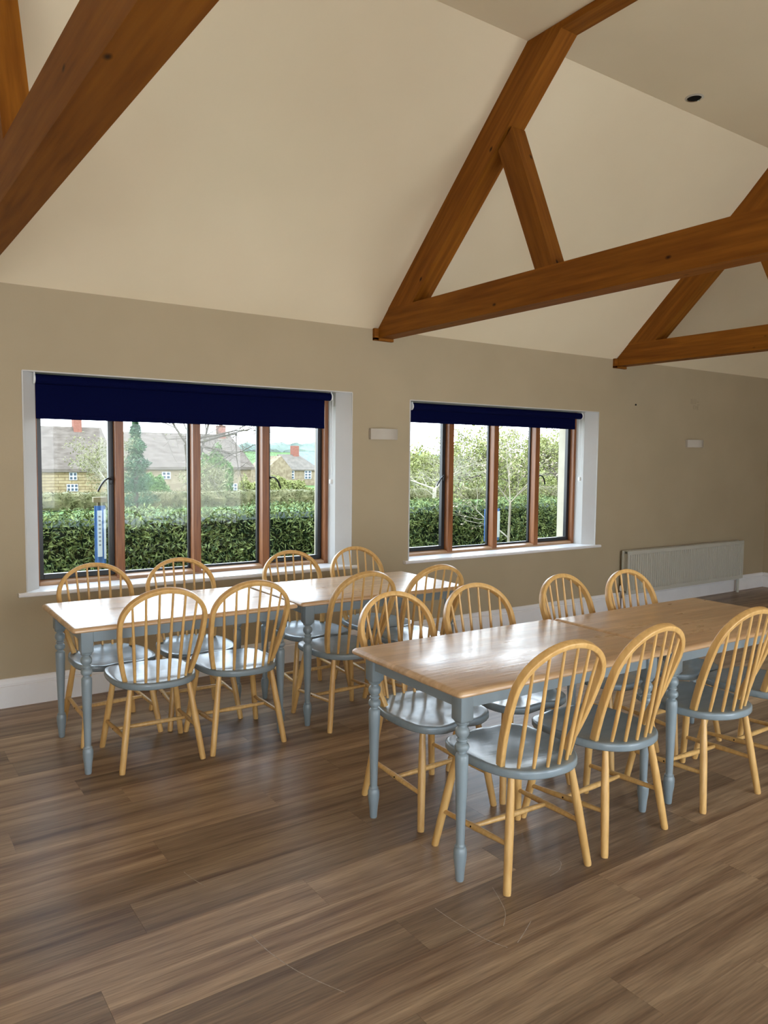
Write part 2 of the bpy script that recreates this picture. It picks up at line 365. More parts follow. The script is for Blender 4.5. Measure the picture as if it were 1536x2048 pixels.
# windows
def build_window(idx, w):
    root = empty(f'window_{idx}', ((w['lb']+w['rb'])/2, YF, w['zb']), kind='structure',
                 label=['four-light timber window nearer the camera', 'four-light timber window nearer the radiator'][idx-1])
    cx = root.location.x
    X0, X1 = w['lb']-0.055-cx, w['rb']+0.045-cx
    Hh = w['zt']-w['zb']
    D0, D1 = 0.0, 0.095           # local y: frame front to back
    pitch_ = 0.554
    m1 = (1.504 if idx == 1 else 4.467)-cx
    mull = [m1, m1+pitch_, m1+2*pitch_]
    for a, b_ in ((X0, mull[0]-pitch_+0.029), (mull[2]+pitch_-0.03, X1)):
        mesh_obj('jamb', boxm(a, b_, D0, D1, 0.0, Hh, 0.003), 'frame_wood', root)
    mesh_obj('head_rail', boxm(X0, X1, D0+0.002, D1-0.002, Hh-0.06, Hh-0.002, 0.003), 'sill_rail_wood', root)
    mesh_obj('bottom_rail', prism(bmesh.new(), [(D0+0.004, 0.0), (D0+0.004, 0.022), (0.06, 0.034), (D1-0.002, 0.034), (D1-0.002, 0.0)], 'x', X0, X1), 'sill_rail_wood', root)
    for m in mull:
        mesh_obj('mullion', boxm(m-0.029, m+0.029, D0, D1, 0.012, Hh-0.03, 0.004), 'frame_wood', root)
    edges = [mull[0]-pitch_, *mull, mull[2]+pitch_]
    for k in range(4):
        a, b_ = edges[k]+0.029, edges[k+1]-0.029
        opening = k in (0, 3)
        fwid = 0.034 if opening else 0.016
        fy0 = 0.052 if opening else 0.066
        z0, z1 = 0.034, Hh-0.06
        bm = bmesh.new()
        for (p, q_, r, s) in ((a, a+fwid, z0, z1), (b_-fwid, b_, z0, z1), (a+fwid, b_-fwid, z0, z0+fwid), (a+fwid, b_-fwid, z1-fwid, z1)):
            box(bm, p, q_, fy0, 0.092, r, s, 0.002, 1)
        cs = mesh_obj('casement_frame', bm, 'black_metal', root)
        mesh_obj('pane', boxm(a+fwid-0.004, b_-fwid+0.004, 0.076, 0.080, z0+fwid-0.004, z1-fwid+0.004), 'glass', cs)
        if opening:
            # cockspur handle: plate + curved lever
            hx = b_-fwid/2 if k == 0 else a+fwid/2
            sgn = -1 if k == 0 else 1
            hz = 1.405-w['zb']
            bm = boxm(hx-0.011, hx+0.011, fy0-0.010, fy0, hz-0.028, hz+0.028, 0.003)
            pts = []
            for j in range(9):
                t = j/8
                pts.append((hx+sgn*(0.008+0.088*t), fy0-0.024-0.012*math.sin(t*math.pi), hz+0.014+0.012*math.sin(t*2.2)-0.098*t*t))
            sweep(bm, pts, rrect(0.012, 0.011, 0.003, 2), (0, 1, 0))
            tube(bm, (hx+sgn*0.012, fy0-0.026, hz+0.012), (hx, fy0, hz+0.006), [(0, 0.009), (1, 0.009)], 8)
            mesh_obj('handle', bm, 'black_metal', cs, 40)
    # window board
    bm = bmesh.new()
    zt_ = 0.0
    ov = 0.052
    prof = [(-YF-0.034, -0.026), (-YF-0.040, -0.020), (-YF-0.040, -0.008), (-YF-0.033, 0.0), (0.02, 0.0), (0.02, -0.026)]
    prism(bm, [(p[0], p[1]) for p in prof if p[0] < -YF+1], 'x', w['x0']-ov-cx, w['x1']+ov-cx)
    # keep the overhanging ends clear of the wall: trim them back to the nose
    ob = mesh_obj('window_board', bm, 'gloss_white', root)
    return root
for i, w in enumerate(WIN): build_window(i+1, w)

# roller blinds
def blind(w, roll_x0, roll_x1, fab_x0, fab_x1, ztop, zbot, label):
    cx = (roll_x0+roll_x1)/2; r = 0.031; yc = 0.085; zc = ztop-r
    root = empty('roller_blind', (cx, yc, zc), label=label, cat='blind', group='navy roller blinds')
    bm = tube(bmesh.new(), (roll_x0-cx, 0, 0), (roll_x1-cx, 0, 0), [(0, r*0.9), (0, r), (1, r), (1, r*0.9)], 28)
    mesh_obj('roller', bm, 'navy_fabric', root, 40)
    bm = bmesh.new()
    n = 10
    f0, f1 = fab_x0-cx, fab_x1-cx
    pts = [(r*math.cos(a), r*math.sin(a)) for a in [math.radians(90-90*i/n) for i in range(n+1)]]
    pts = [(p[0]+0.001, p[1]+0.001) for p in pts] + [(r+0.001, -0.02), (r+0.001, zbot-zc)]
    t = 0.0015
    poly = pts + [(p[0]-t, p[1]-t*0.5) for p in pts[::-1]]
    prism(bm, poly, 'x', f0, f1)
    fb = mesh_obj('fabric', bm, 'navy_fabric', root, 30)
    mesh_obj('bottom_bar', boxm(f0, f1, r-0.004, r+0.005, zbot-zc, zbot-zc+0.028, 0.003), 'navy_fabric', root)
    for x, s in ((roll_x0-cx, -1), (roll_x1-cx, 1)):
        bm = tube(bmesh.new(), (x+s*0.001, 0, 0), (x+s*0.012, 0, 0), [(0, r*1.02), (1, r*1.02)], 24)
        box(bm, x+s*0.001, x+s*0.009, -0.016, 0.016, 0.0, ztop-zc+0.008)
        mesh_obj('bracket', bm, 'white_plastic', root, 40)
    # bead chain loop with a cleat on the reveal
    bm = bmesh.new(); xk = roll_x1-cx+0.014; zl = 1.36-zc
    for yy in (-r*0.75, r*0.75):
        tube(bm, (xk, yy, 0.0), (xk, yy*0.5, zl), [(0, 0.0022), (1, 0.0022)], 6)
    tube(bm, (xk, -r*0.4, zl), (xk, r*0.4, zl), [(0, 0.0022), (1, 0.0022)], 6)
    ck = mesh_obj('pull_chain', bm, 'white_plastic', root)
    bm = boxm(xk-0.012, xk+0.014, -0.012, 0.012, zl+0.01, zl+0.045, 0.004)
    mesh_obj('cleat', bm, 'white_plastic', ck)
    return root
blind(WIN[0], 0.952, 3.114, 0.960, 3.082, 2.088, 1.808, 'navy roller blind pulled lower, over the window nearer the camera')
blind(WIN[1], 3.925, 6.050, 3.925, 6.012, 2.052, 1.888, 'navy roller blind rolled up shorter, over the window nearer the radiator')

# baseboards
def baseboard(name, axis, a, b_, off, sgn, label):
    # profile depth/height: square face with a moulded cap
    d = [(0, 0), (0.019, 0), (0.019, 0.132), (0.0105, 0.137), (0.0105, 0.143), (0.0165, 0.147), (0.0150, 0.166), (0.008, 0.180), (0, 0.182)]
    bm = bmesh.new()
    prism(bm, [(off+sgn*p[0], p[1]) for p in d], axis, a, b_)
    return tag(mesh_obj(name, bm, 'gloss_white'), label, kind='structure')
baseboard('baseboard_back', 'x', XL, XR, 0.0, -1, 'white moulded skirting under the windows')
baseboard('baseboard_right', 'y', YB, -0.02, XR, -1, 'white skirting on the far end wall')
baseboard('baseboard_left', 'y', YB, -0.02, XL, 1, 'white skirting on the near end wall')
baseboard('baseboard_front', 'x', XL, XR, YB, 1, 'white skirting behind the photographer')

# floor of vinyl planks
PW, PL = 0.198, 1.5
fl = empty('floor', (0, 0, 0), kind='structure', label='wood-look vinyl plank floor')
mesh_obj('subfloor', boxm(XL-0.2, XR+0.2, YB-0.3, 0.45, -0.12, -0.004), 'dark_hole', fl)
known = {0: 1.472, -1: 2.284, -3: 1.85, -2: 2.766, 1: 0.548, 2: 1.33, 3: 0.747, 4: 1.772, 5: 0.957, 6: 1.536, 8: 0.991, 11: 0.614}
pl_mesh = {}
def plank_mesh(length, width):
    k = (round(length, 3), round(width, 3))
    if k not in pl_mesh:
        bm = boxm(0.0003, length-0.0003, 0.0003, width-0.0003, -0.0035, 0.0)
        me = bpy.data.meshes.new('plank'); bmesh.ops.recalc_face_normals(bm, faces=bm.faces); bm.to_mesh(me); bm.free()
        me.materials.append(MATS['vinyl_oak']); pl_mesh[k] = me
    return pl_mesh[k]
row0 = -3.345
rows = range(int((YB-row0)/PW)-1, int((0-row0)/PW)+1)
cand = []
for r_ in rows:
    y0 = row0+r_*PW; y1 = y0+PW
    ya, yb_ = max(y0, YB), min(y1, 0.0)
    if yb_-ya < 0.01: continue
    j = known.get(r_, (r_*0.617 % 1)*PL)
    x = j - math.ceil((j-XL)/PL)*PL
    while x < XR:
        xa, xb = max(x, XL), min(x+PL, XR)
        if xb-xa > 0.005: cand.append((xa, xb, ya, yb_))
        x += PL
def visible(c_):     # floor area that lies ahead of the photographer
    xm = (c_[0]+c_[1])/2; ym = (c_[2]+c_[3])/2
    return c_[1] > -0.2 and ym > -4.9 and ym > -5.2+0.40*(c_[0]-0.9)
vis = [c_ for c_ in cand if visible(c_)]
vis.sort(key=lambda c_: ((c_[0]+c_[1])/2)**2+((c_[2]+c_[3])/2+5.2)**2)
rest = [c_ for c_ in cand if not visible(c_)] + vis[290:]
for c_ in vis[:290]:
    o = bpy.data.objects.new('plank', plank_mesh(c_[1]-c_[0], c_[3]-c_[2])); C.objects.link(o)
    o.location = (c_[0], c_[2], 0); o.parent = fl
bm = bmesh.new()
for c_ in rest: box(bm, c_[0]+0.0003, c_[1]-0.0003, c_[2]+0.0003, c_[3]-0.0003, -0.0035, 0.0)
tag(mesh_obj('plank_remainder', bm, 'vinyl_oak', fl), kind='stuff')

# pale scuffs left by chair legs
for pts in [[(1.629, -3.17), (1.634, -3.247), (1.645, -3.325), (1.661, -3.406), (1.689, -3.471)], [(1.887, -3.186), (1.854, -3.261), (1.817, -3.327), (1.758, -3.38)],
            [(2.235, -3.176), (2.231, -3.206), (2.183, -3.239), (2.122, -3.25)], [(1.856, -3.412), (1.776, -3.452), (1.734, -3.471)],
            [(0.98, -2.456), (0.99, -2.517), (1.01, -2.591)], [(1.027, -2.944), (1.04, -3.067), (1.074, -3.204), (1.142, -3.356)], [(1.856, -2.769), (1.861, -2.845), (1.882, -2.915)]]:
    P = [Vector((*p, 0)) for p in pts]; sm = []
    for i in range(len(P)-1):
        p0, p1, p2, p3 = P[max(i-1, 0)], P[i], P[i+1], P[min(i+2, len(P)-1)]
        for j in range(5):
            t = j/5; sm.append(0.5*((2*p1)+(-p0+p2)*t+(2*p0-5*p1+4*p2-p3)*t*t+(-p0+3*p1-3*p2+p3)*t**3))
    sm.append(P[-1])
    bm = sweep(bmesh.new(), sm, [(-0.0013, 0.0), (0.0013, 0.0), (0.0009, 0.00025), (-0.0009, 0.00025)], (0, 0, 1))
    mesh_obj('scuff_mark', bm, 'scuff', fl)

# ------------------------------------------------------------------ roof trusses
def beam(name, parent, p0, p1, depth, width, cutx=None):
    """beam in the y-z plane: centre line p0->p1 as (y,z), local X along it, depth in plane, width along world x"""
    (y0, z0), (y1, z1) = p0, p1
    Lb = math.hypot(y1-y0, z1-z0)
    bm = boxm(0, Lb, -width/2, width/2, -depth/2, depth/2, 0.004, 1)
    o = mesh_obj(name, bm, 'beam_wood', parent)
    d = Vector((0, (y1-y0)/Lb, (z1-z0)/Lb)); yv = Vector((1, 0, 0)); zv = d.cross(yv)
    m = Matrix((d, yv, zv)).transposed().to_4x4(); m.translation = Vector((0, y0, z0))
    o.matrix_local = m
    return o
def make_truss(x, label):
    root = empty('roof_truss', (x, 0, 0), label=label, cat='roof truss', group='exposed timber roof trusses')
    bw = 0.14
    dy = 0.69*0.11; s = math.radians(43.5); cs, sn = math.cos(s), math.sin(s)
    # tie beam with ends cut to the roof slope
    k = (ZF-ZC)/(-YC1)
    def ceil_y(z): return -(z-ZC)/k
    zb_, zt_ = 2.546, 2.755
    for tie in (0,):
        poly = [(-0.004, zb_), (-0.004, ZC-0.004), (ceil_y(zt_)-0.004, zt_), (YB-ceil_y(zt_)+0.004, zt_), (YB+0.004, ZC-0.004), (YB+0.004, zb_)]
        bm = bmesh.new(); prism(bm, [(p[0]-YB/2, p[1]-2.65) for p in poly], 'x', -bw/2, bw/2)
        # local X must run along the beam: rotate mesh so that y->x
        bmesh.ops.rotate(bm, verts=bm.verts, cent=(0, 0, 0), matrix=Matrix.Rotation(math.radians(-90), 3, 'Z'))
        o = mesh_obj('tie_beam', bm, 'beam_wood', root); o.location = (0, YB/2, 2.65); o.rotation_euler = (0, 0, math.radians(90))
    d_ = 0.22
    for sgn in (0, 1):
        def mir(p): return p if sgn == 0 else (YB-p[0], p[1])
        # rafter: polygon between tie top, ceiling slope, collar
        vd = d_/cs
        zc_ = ZF-0.042
        poly = [(ceil_y(zt_), zt_), (YC1, ZF-0.002), (-(zc_+vd-ZC)/k, ZF-0.002), (-(zc_+vd-ZC)/k, zc_), (-(zt_+vd-ZC)/k, zt_)]
        poly = [mir(p) for p in poly]
        cyy = sum(p[0] for p in poly)/5; czz = sum(p[1] for p in poly)/5
        ang = math.atan2(poly[1][1]-poly[0][1], poly[1][0]-poly[0][0])
        bm = bmesh.new()
        loc2 = [((p[0]-cyy)*math.cos(-ang)-(p[1]-czz)*math.sin(-ang), (p[0]-cyy)*math.sin(-ang)+(p[1]-czz)*math.cos(-ang)) for p in poly]
        prism(bm, loc2, 'y', -bw/2, bw/2)
        o = mesh_obj('rafter', bm, 'beam_wood', root)
        dv = Vector((0, math.cos(ang), math.sin(ang))); yv = Vector((-1, 0, 0)); zv = dv.cross(yv)
        m = Matrix((dv, yv, zv)).transposed().to_4x4(); m.translation = Vector((0, cyy, czz)); o.matrix_local = m
        # strut
        sp = [(-1.726, zt_), (-1.876, zt_), (-1.495, 3.698), (-1.372, 3.585)]
        sp = [mir(p) for p in sp]
        cyy = sum(p[0] for p in sp)/4; czz = sum(p[1] for p in sp)/4
        ang = math.atan2(sp[3][1]-sp[0][1], sp[3][0]-sp[0][0])
        loc2 = [((p[0]-cyy)*math.cos(-ang)-(p[1]-czz)*math.sin(-ang), (p[0]-cyy)*math.sin(-ang)+(p[1]-czz)*math.cos(-ang)) for p in sp]
        bm = bmesh.new(); prism(bm, loc2, 'y', -bw/2+0.012, bw/2-0.012)
        o = mesh_obj('strut', bm, 'beam_wood', root)
        dv = Vector((0, math.cos(ang), math.sin(ang))); zv = dv.cross(yv)
        m = Matrix((dv, yv, zv)).transposed().to_4x4(); m.translation = Vector((0, cyy, czz)); o.matrix_local = m
        # bearing plate wrapped round the beam end at the wall
        bm = bmesh.new()
        ya, yb2 = (-0.03, 0.0) if sgn == 0 else (YB, YB+0.03)
        box(bm, -0.115, -bw/2-0.001, ya, yb2, 2.525, 2.618, 0.002, 1); box(bm, -0.115, bw/2+0.004, ya, yb2, 2.522, 2.545, 0.002, 1)
        mesh_obj('bearing_plate', bm, 'beam_wood', root)
    # collar along the flat ceiling
    ca = -(ZF-0.042+d_/cs-ZC)/k
    Lc = YB-2*ca
    bm = boxm(-abs(Lc)/2, abs(Lc)/2, -bw/2, bw/2, 0, 0.040)
    o = mesh_obj('collar', bm, 'beam_wood', root); o.location = (0, YB/2, ZF-0.042); o.rotation_euler = (0, 0, math.radians(90))
    # inner raking brace rising from the tie beam
    bp = [(-3.03, zt_), (-3.03-1.34, ZF-0.042), (-3.03-1.34-0.26, ZF-0.042), (-3.29, zt_)]
    cyy = sum(p[0] for p in bp)/4; czz = sum(p[1] for p in bp)/4
    ang = math.atan2(bp[1][1]-bp[0][1], bp[1][0]-bp[0][0])
    loc2 = [((p[0]-cyy)*math.cos(-ang)-(p[1]-czz)*math.sin(-ang), (p[0]-cyy)*math.sin(-ang)+(p[1]-czz)*math.cos(-ang)) for p in bp]
    bm = bmesh.new(); prism(bm, loc2, 'y', -bw/2, bw/2)
    o = mesh_obj('raking_brace', bm, 'beam_wood', root)
    dv = Vector((0, math.cos(ang), math.sin(ang))); zv = dv.cross(yv)
    m = Matrix((dv, yv, zv)).transposed().to_4x4(); m.translation = Vector((0, cyy, czz)); o.matrix_local = m
    return root
t1 = make_truss(0.525, 'brown timber roof truss nearest the camera, crossing the upper left corner')
t1.rotation_euler = (0, 0, 0.0208)      # not quite square to the wall
make_truss(3.574, 'brown timber roof truss between the two windows')
make_truss(6.536, 'brown timber roof truss above the radiator end, beyond the second window')

# ------------------------------------------------------------------ tables
TH_TOP = 0.75
def make_table():
    root = empty('dining_table', cat='table', group='grey-legged dining tables')
    Lx, Wy = 1.2128/2, 0.7552/2
    bm = bmesh.new()
    # top: rounded plan corners, bull-nosed edge
    rings = []
    prof = [(0.012, 0.724), (0.004, 0.726), (0.0, 0.731), (0.0, 0.738), (0.004, 0.744), (0.010, 0.748), (0.017, 0.750)]
    for ins, z in prof:
        rings.append([bm.verts.new((x, y, z)) for x, y in rrect(2*(Lx-ins), 2*(Wy-ins), max(0.022-ins*0.6, 0.006), 5)])
    for A, B in zip(rings, rings[1:]):
        for i in range(len(A)): bm.faces.new((A[i], A[(i+1) % len(A)], B[(i+1) % len(A)], B[i]))
    bm.faces.new(rings[0][::-1]); bm.faces.new(rings[-1])
    mesh_obj('tabletop', bm, 'table_wood', root, 35)
    ix, iy = Lx-0.078, Wy-0.078      # leg centres
    for s in (-1, 1):
        mesh_obj('apron', boxm(-ix+0.029, ix-0.029, s*(iy+0.008)-0.010, s*(iy+0.008)+0.010, 0.664, 0.7238), 'paint_grey', root)
        mesh_obj('apron', boxm(s*(ix+0.008)-0.010, s*(ix+0.008)+0.010, -iy+0.029, iy-0.029, 0.664, 0.7238), 'paint_grey', root)
    prof = [(0.0, 0.0145), (0.004, 0.016), (0.05, 0.0195), (0.085, 0.0245), (0.108, 0.0255), (0.120, 0.0250), (0.127, 0.0215), (0.131, 0.0205), (0.135, 0.0212), (0.139, 0.0165), (0.146, 0.0162), (0.17, 0.0168), (0.25, 0.0185),
            (0.36, 0.0225), (0.45, 0.0252), (0.480, 0.0252), (0.488, 0.0215), (0.491, 0.0160), (0.497, 0.0160), (0.502, 0.0225), (0.508, 0.0262), (0.515, 0.0275), (0.522, 0.0262), (0.528, 0.0225), (0.531, 0.0175),
            (0.535, 0.0175), (0.538, 0.0215), (0.541, 0.0225), (0.544, 0.0215), (0.547, 0.0175), (0.551, 0.0175), (0.556, 0.0222), (0.565, 0.0265), (0.575, 0.0272), (0.584, 0.0250), (0.590, 0.0200), (0.593, 0.0170), (0.598, 0.0170), (0.601, 0.0240), (0.606, 0.0268), (0.612, 0.0275)]
    bm = tube(bmesh.new(), (0, 0, 0), (0, 0, 1), prof, 24)
    # square block with chamfered lower corners
    b2 = bmesh.new()
    z0 = [b2.verts.new((x, y, 0.609)) for x, y in rrect(0.048, 0.048, 0.012, 2)]
    z1 = [b2.verts.new((x, y, 0.620)) for x, y in rrect(0.0595, 0.0595, 0.004, 2)]
    z2 = [b2.verts.new((x, y, 0.7239)) for x, y in rrect(0.0595, 0.0595, 0.004, 2)]
    for A, B in ((z0, z1), (z1, z2)):
        for i in range(len(A)): b2.faces.new((A[i], A[(i+1) % len(A)], B[(i+1) % len(A)], B[i]))
    b2.faces.new(z0[::-1]); b2.faces.new(z2)
    tm = bpy.data.meshes.new('t'); b2.to_mesh(tm); b2.free(); bm.from_mesh(tm); bpy.data.meshes.remove(tm)
    first = None
    for sx_ in (-1, 1):
        for sy_ in (-1, 1):
            if first is None: first = mesh_obj('leg', bm, 'paint_grey', root, 50); o = first
            else: o = first.copy(); C.objects.link(o); o.parent = root
            o.location = (sx_*ix, sy_*iy, 0)
    return root
TABLES = [(1.4337, -1.0236, -0.0036, 'grey-legged wooden table under the near window, at the left end of its pair'),
          (2.683, -1.0223, -0.0243, 'grey-legged wooden table butted to the right end of the window-side table'),
          (2.3511, -2.7935, -0.0209, 'grey-legged wooden table in the foreground, nearest the camera, with window glare on top'),
          (3.5749, -2.8266, -0.0134, 'grey-legged wooden table running out of the right edge, butted to the foreground table')]
t0 = make_table()
tabs = []
for i, (x, y, a, lab) in enumerate(TABLES):
    t = t0 if i == 0 else copy_tree(t0)
    tabs.append((t, x, y, a, lab))
for t, x, y, a, lab in tabs:
    t.location = (x, y, 0); t.rotation_euler = (0, 0, a); t['label'] = lab

# ------------------------------------------------------------------ chairs
def catmull(P, per=4):
    out = []; n = len(P)
    for i in range(n):
        p0, p1, p2, p3 = (Vector(P[(i+k-1) % n]) for k in range(4))
        for j in range(per):
            t = j/per
            out.append(0.5*((2*p1)+(-p0+p2)*t+(2*p0-5*p1+4*p2-p3)*t*t+(-p0+3*p1-3*p2+p3)*t**3))
    return out
ZS = 0.4444
def make_chair(wf=0.2146):
    root = empty('spindle_back_chair', cat='chair', group='hoop-backed spindle chairs round the tables')
    # seat
    half = [(0, -0.250), (0.07, -0.243), (0.135, -0.212), (0.185, -0.150), (0.210, -0.075), (0.219, 0.01), (0.220, 0.09), (0.208, 0.165), (0.172, 0.215), (0.115, 0.236), (0.055, 0.239), (0, 0.236)]
    full = half + [(-x, y) for x, y in half[-2:0:-1]]
    ol = catmull(full, 3)
    bm = bmesh.new()
    def dish(x, y):      # two shallow scoops with a low ridge at the front middle
        e = max(0, 1-(x/0.20)**2)*max(0, 1-((y+0.01)/0.235)**2)
        d = 0.010*min(1, e*1.6)
        f = math.exp(-((abs(x)-0.095)/0.055)**2)*max(0, min(1, (y-0.02)/0.2))*0.006
        back = max(0, min(1, (-y-0.13)/0.05))
        return (d*(1-back)+f)
    rings = []
    for sc_, dz, top in ((0.93, -0.034, 0), (0.985, -0.032, 0), (1.0, -0.026, 0), (1.0, -0.008, 0), (0.992, -0.002, 1), (0.972, 0.0, 1), (0.90, 0, 1), (0.78, 0, 1), (0.62, 0, 1), (0.42, 0, 1), (0.2, 0, 1)):
        rr = []
        for p in ol:
            x, y = p.x*sc_, p.y*sc_
            z = ZS+dz-(dish(x, y) if top else math.exp(-((abs(x)-0.095)/0.055)**2)*max(0, min(1, (y-0.02)/0.2))*0.006)
            rr.append(bm.verts.new((x, y, z)))
        rings.append(rr)
    n = len(ol)
    for A, B in zip(rings, rings[1:]):
        for i in range(n): bm.faces.new((A[i], A[(i+1) % n], B[(i+1) % n], B[i]))
    bm.faces.new(rings[0][::-1])
    cv = bm.verts.new((0, 0, ZS-dish(0, 0)))
    for i in range(n): bm.faces.new((rings[-1][i], rings[-1][(i+1) % n], cv))
    mesh_obj('seat', bm, 'seat_paint', root, 60)
    # hoop back
    tilt = 0.3748; u0, um, vc, Vt = 0.1765-0.012, 0.2225-0.012, 0.334, 0.524-0.012
    def hp(u, v): return (u, -0.116-v*math.sin(tilt), ZS-0.002+v*math.cos(tilt))
    pts = []
    for j in range(9):
        s = j/9; pts.append(hp(u0+(um-u0)*(1-(1-s)**2), vc*s))
    for j in range(33):
        ph = math.pi*j/32; pts.append(hp(um*math.cos(ph), vc+(Vt-vc)*math.sin(ph)))
    for j in range(8, -1, -1):
        s = j/9; pts.append(hp(-(u0+(um-u0)*(1-(1-s)**2)), vc*s))
    pts[0] = tuple(pts[0]); nrm = (0, math.cos(tilt), math.sin(tilt))
    bm = sweep(bmesh.new(), pts, rrect(0.023, 0.032, 0.0045, 3), nrm)
    mesh_obj('hoop', bm, 'beech', root, 50)
    # six spindles
    for k, (bx, by, tx) in enumerate([(0.128, -0.174, 0.160), (0.082, -0.205, 0.098), (0.028, -0.221, 0.033)]):
        for s in (-1, 1):
            v = vc+(Vt-vc)*math.sqrt(max(0, 1-(tx/um)**2)) - 0.004
            p0 = (s*bx, by, ZS-0.006); p1 = hp(s*tx, v)
            bm = tube(bmesh.new(), p0, p1, [(0, 0.0066), (0.1, 0.0078), (0.3, 0.0086), (0.5, 0.0078), (0.8, 0.0062), (1, 0.0055)], 10)
            mesh_obj('spindle', bm, 'beech', root, 50)
    # legs
    lp = [(0, 0.0135), (0.02, 0.0150), (0.25, 0.0160), (0.55, 0.0170), (0.8, 0.0150), (1.0, 0.0125)]
    foot = {}; topp = {}
    for sx_ in (-1, 1):
        for fr in (0, 1):
            f = (sx_*(wf if fr else 0.2054), 0.2148 if fr else -0.2148, 0)
            t = (sx_*(0.158 if fr else 0.148), 0.150 if fr else -0.160, ZS-0.030)
            foot[sx_, fr] = Vector(f); topp[sx_, fr] = Vector(t)
            bm = tube(bmesh.new(), f, t, lp, 16)
            mesh_obj('leg', bm, 'beech', root, 50)
    # H stretcher
    sp = [(0, 0.0085), (0.1, 0.0095), (0.5, 0.0125), (0.9, 0.0095), (1, 0.0085)]
    mids = []
    for s in (-1, 1):
        A = foot[s, 0].lerp(topp[s, 0], 0.415); B = foot[s, 1].lerp(topp[s, 1], 0.36)
        st = mesh_obj('side_stretcher', tube(bmesh.new(), A, B, sp, 12), 'beech', root, 50)
        mid = A.lerp(B, 0.52); mids.append(mid)
        mesh_obj('screw', tube(bmesh.new(), mid+Vector((s*0.0100, 0, 0.002)), mid+Vector((s*0.0133, 0, 0.002)), [(0, 0.0038), (1, 0.0038)], 8), 'dark_hole', st)
    mesh_obj('cross_stretcher', tube(bmesh.new(), mids[0], mids[1], sp, 12), 'beech', root, 50)
    return root
CH = [('T3n1', 2.1122, -3.0506, -0.0571, 'hoop-back chair nearest the camera, against the foreground table corner'),
      ('T3n2', 2.6030, -3.0542, 0.0340, 'hoop-back chair beside the nearest one, second along the foreground side'),
      ('T4n1', 3.2998, -3.0679, -0.0590, 'hoop-back chair at the right edge, third along the foreground side'),
      ('T4n2', 3.8415, -3.0851, 0.0, 'hoop-back chair mostly cut off by the right edge of the picture'),
      ('T1n1', 1.2566, -1.2240, -0.0563, 'hoop-back chair with glossy seat, room side of the window table, leftmost'),
      ('T1n2', 1.7194, -1.2410, -0.0479, 'hoop-back chair room side of the window table, touching the leftmost one'),
      ('T2n1', 2.3985, -1.2759, -0.0009, 'hoop-back chair room side of the window tables, just right of the paired table legs'),
      ('T2n2', 2.9259, -1.2745, -0.0100, 'hoop-back chair room side of the window tables, at their right end'),
      ('T1f1', 1.17, -0.7380, 3.1873, 'hoop-back chair against the near window sill, leftmost of the wall side row'),
      ('T1f2', 1.6642, -0.7600, 3.0987, 'hoop-back chair second from the left along the wall under the near window'),
      ('T2f1', 2.4572, -0.7627, 3.1160, 'hoop-back chair under the right end of the near window, wall side'),
      ('T2f2', 2.9753, -0.7950, 3.1427, 'hoop-back chair by the wall between the two windows'),
      ('T3f1', 2.1299, -2.4831, 3.1712, 'hoop-back chair facing the camera under the left end of the foreground table'),
      ('T3f2', 2.6199, -2.4997, 3.0894, 'hoop-back chair on the far side of the foreground table, before the table seam'),
      ('T4f1', 3.300, -2.5117, 3.235, 'hoop-back chair on the far side just past the foreground table seam'),
      ('T4f2', 3.757, -2.5882, 3.17, 'hoop-back chair on the far side in front of the radiator valve')]
c0 = make_chair(); c_first = make_chair(0.222)
chs = []
for i, (k, x, y, a, lab) in enumerate(CH):
    chs.append((c_first if i == 0 else (c0 if i == 1 else copy_tree(c0)), x, y, a, lab))
for c_, x, y, a, lab in chs:
    c_.location = (x, y, 0); c_.rotation_euler = (0, 0, a); c_['label'] = lab

# ------------------------------------------------------------------ radiator
RX0, RX1, RZ0, RZ1 = 6.615, 8.80, 0.172, 0.632
rad = empty('radiator', ((RX0+RX1)/2, -0.07, RZ0), label='long white panel radiator on the wall at the right', cat='radiator')
rx = rad.location.x
def panel(y, name):
    bm = bmesh.new()
    n = 57; x0, x1 = RX0-rx+0.02, RX1-rx-0.02; pts = []
    for i in range(n):
        a = x0+(x1-x0)*i/n; w_ = (x1-x0)/n
        pts += [(a, y), (a+w_*0.32, y), (a+w_*0.42, y+0.012), (a+w_*0.84, y+0.012), (a+w_*0.94, y)]
    pts.append((x1, y))
    za, zb_ = 0.042, RZ1-RZ0-0.042
    lo = [bm.verts.new((p[0], p[1], za)) for p in pts]; hi = [bm.verts.new((p[0], p[1], zb_)) for p in pts]
    for i in range(len(pts)-1): bm.faces.new((lo[i], lo[i+1], hi[i+1], hi[i]))
    box(bm, RX0-rx, RX1-rx, y-0.003, y+0.012, zb_, RZ1-RZ0, 0.003, 1); box(bm, RX0-rx, RX1-rx, y-0.003, y+0.012, 0, za, 0.003, 1)
    for xa, xb in ((RX0-rx, x0), (x1, RX1-rx)): box(bm, xa, xb, y-0.003, y+0.012, za, zb_)
    bm2 = bm
    box(bm2, RX0-rx+0.01, RX1-rx-0.01, y+0.0125, y+0.0145, 0.01, RZ1-RZ0-0.01)
    return mesh_obj(name, bm, 'radiator_white', rad)
panel(-0.045, 'front_panel'); panel(0.022, 'rear_panel')
bm = bmesh.new()
for xa in (RX0-rx+0.012, RX1-rx-0.022): box(bm, xa, xa+0.010, -0.030, 0.022, 0.02, RZ1-RZ0-0.03)
mesh_obj('end_connector', bm, 'radiator_white', rad)
bm = bmesh.new()
for i in range(40):
    xa = RX0-rx+0.03+i*(RX1-RX0-0.08)/40; box(bm, xa, xa+0.04, -0.028, 0.020, RZ1-RZ0-0.012, RZ1-RZ0-0.006)
tag(mesh_obj('top_grille', bm, 'radiator_white', rad), kind='stuff')
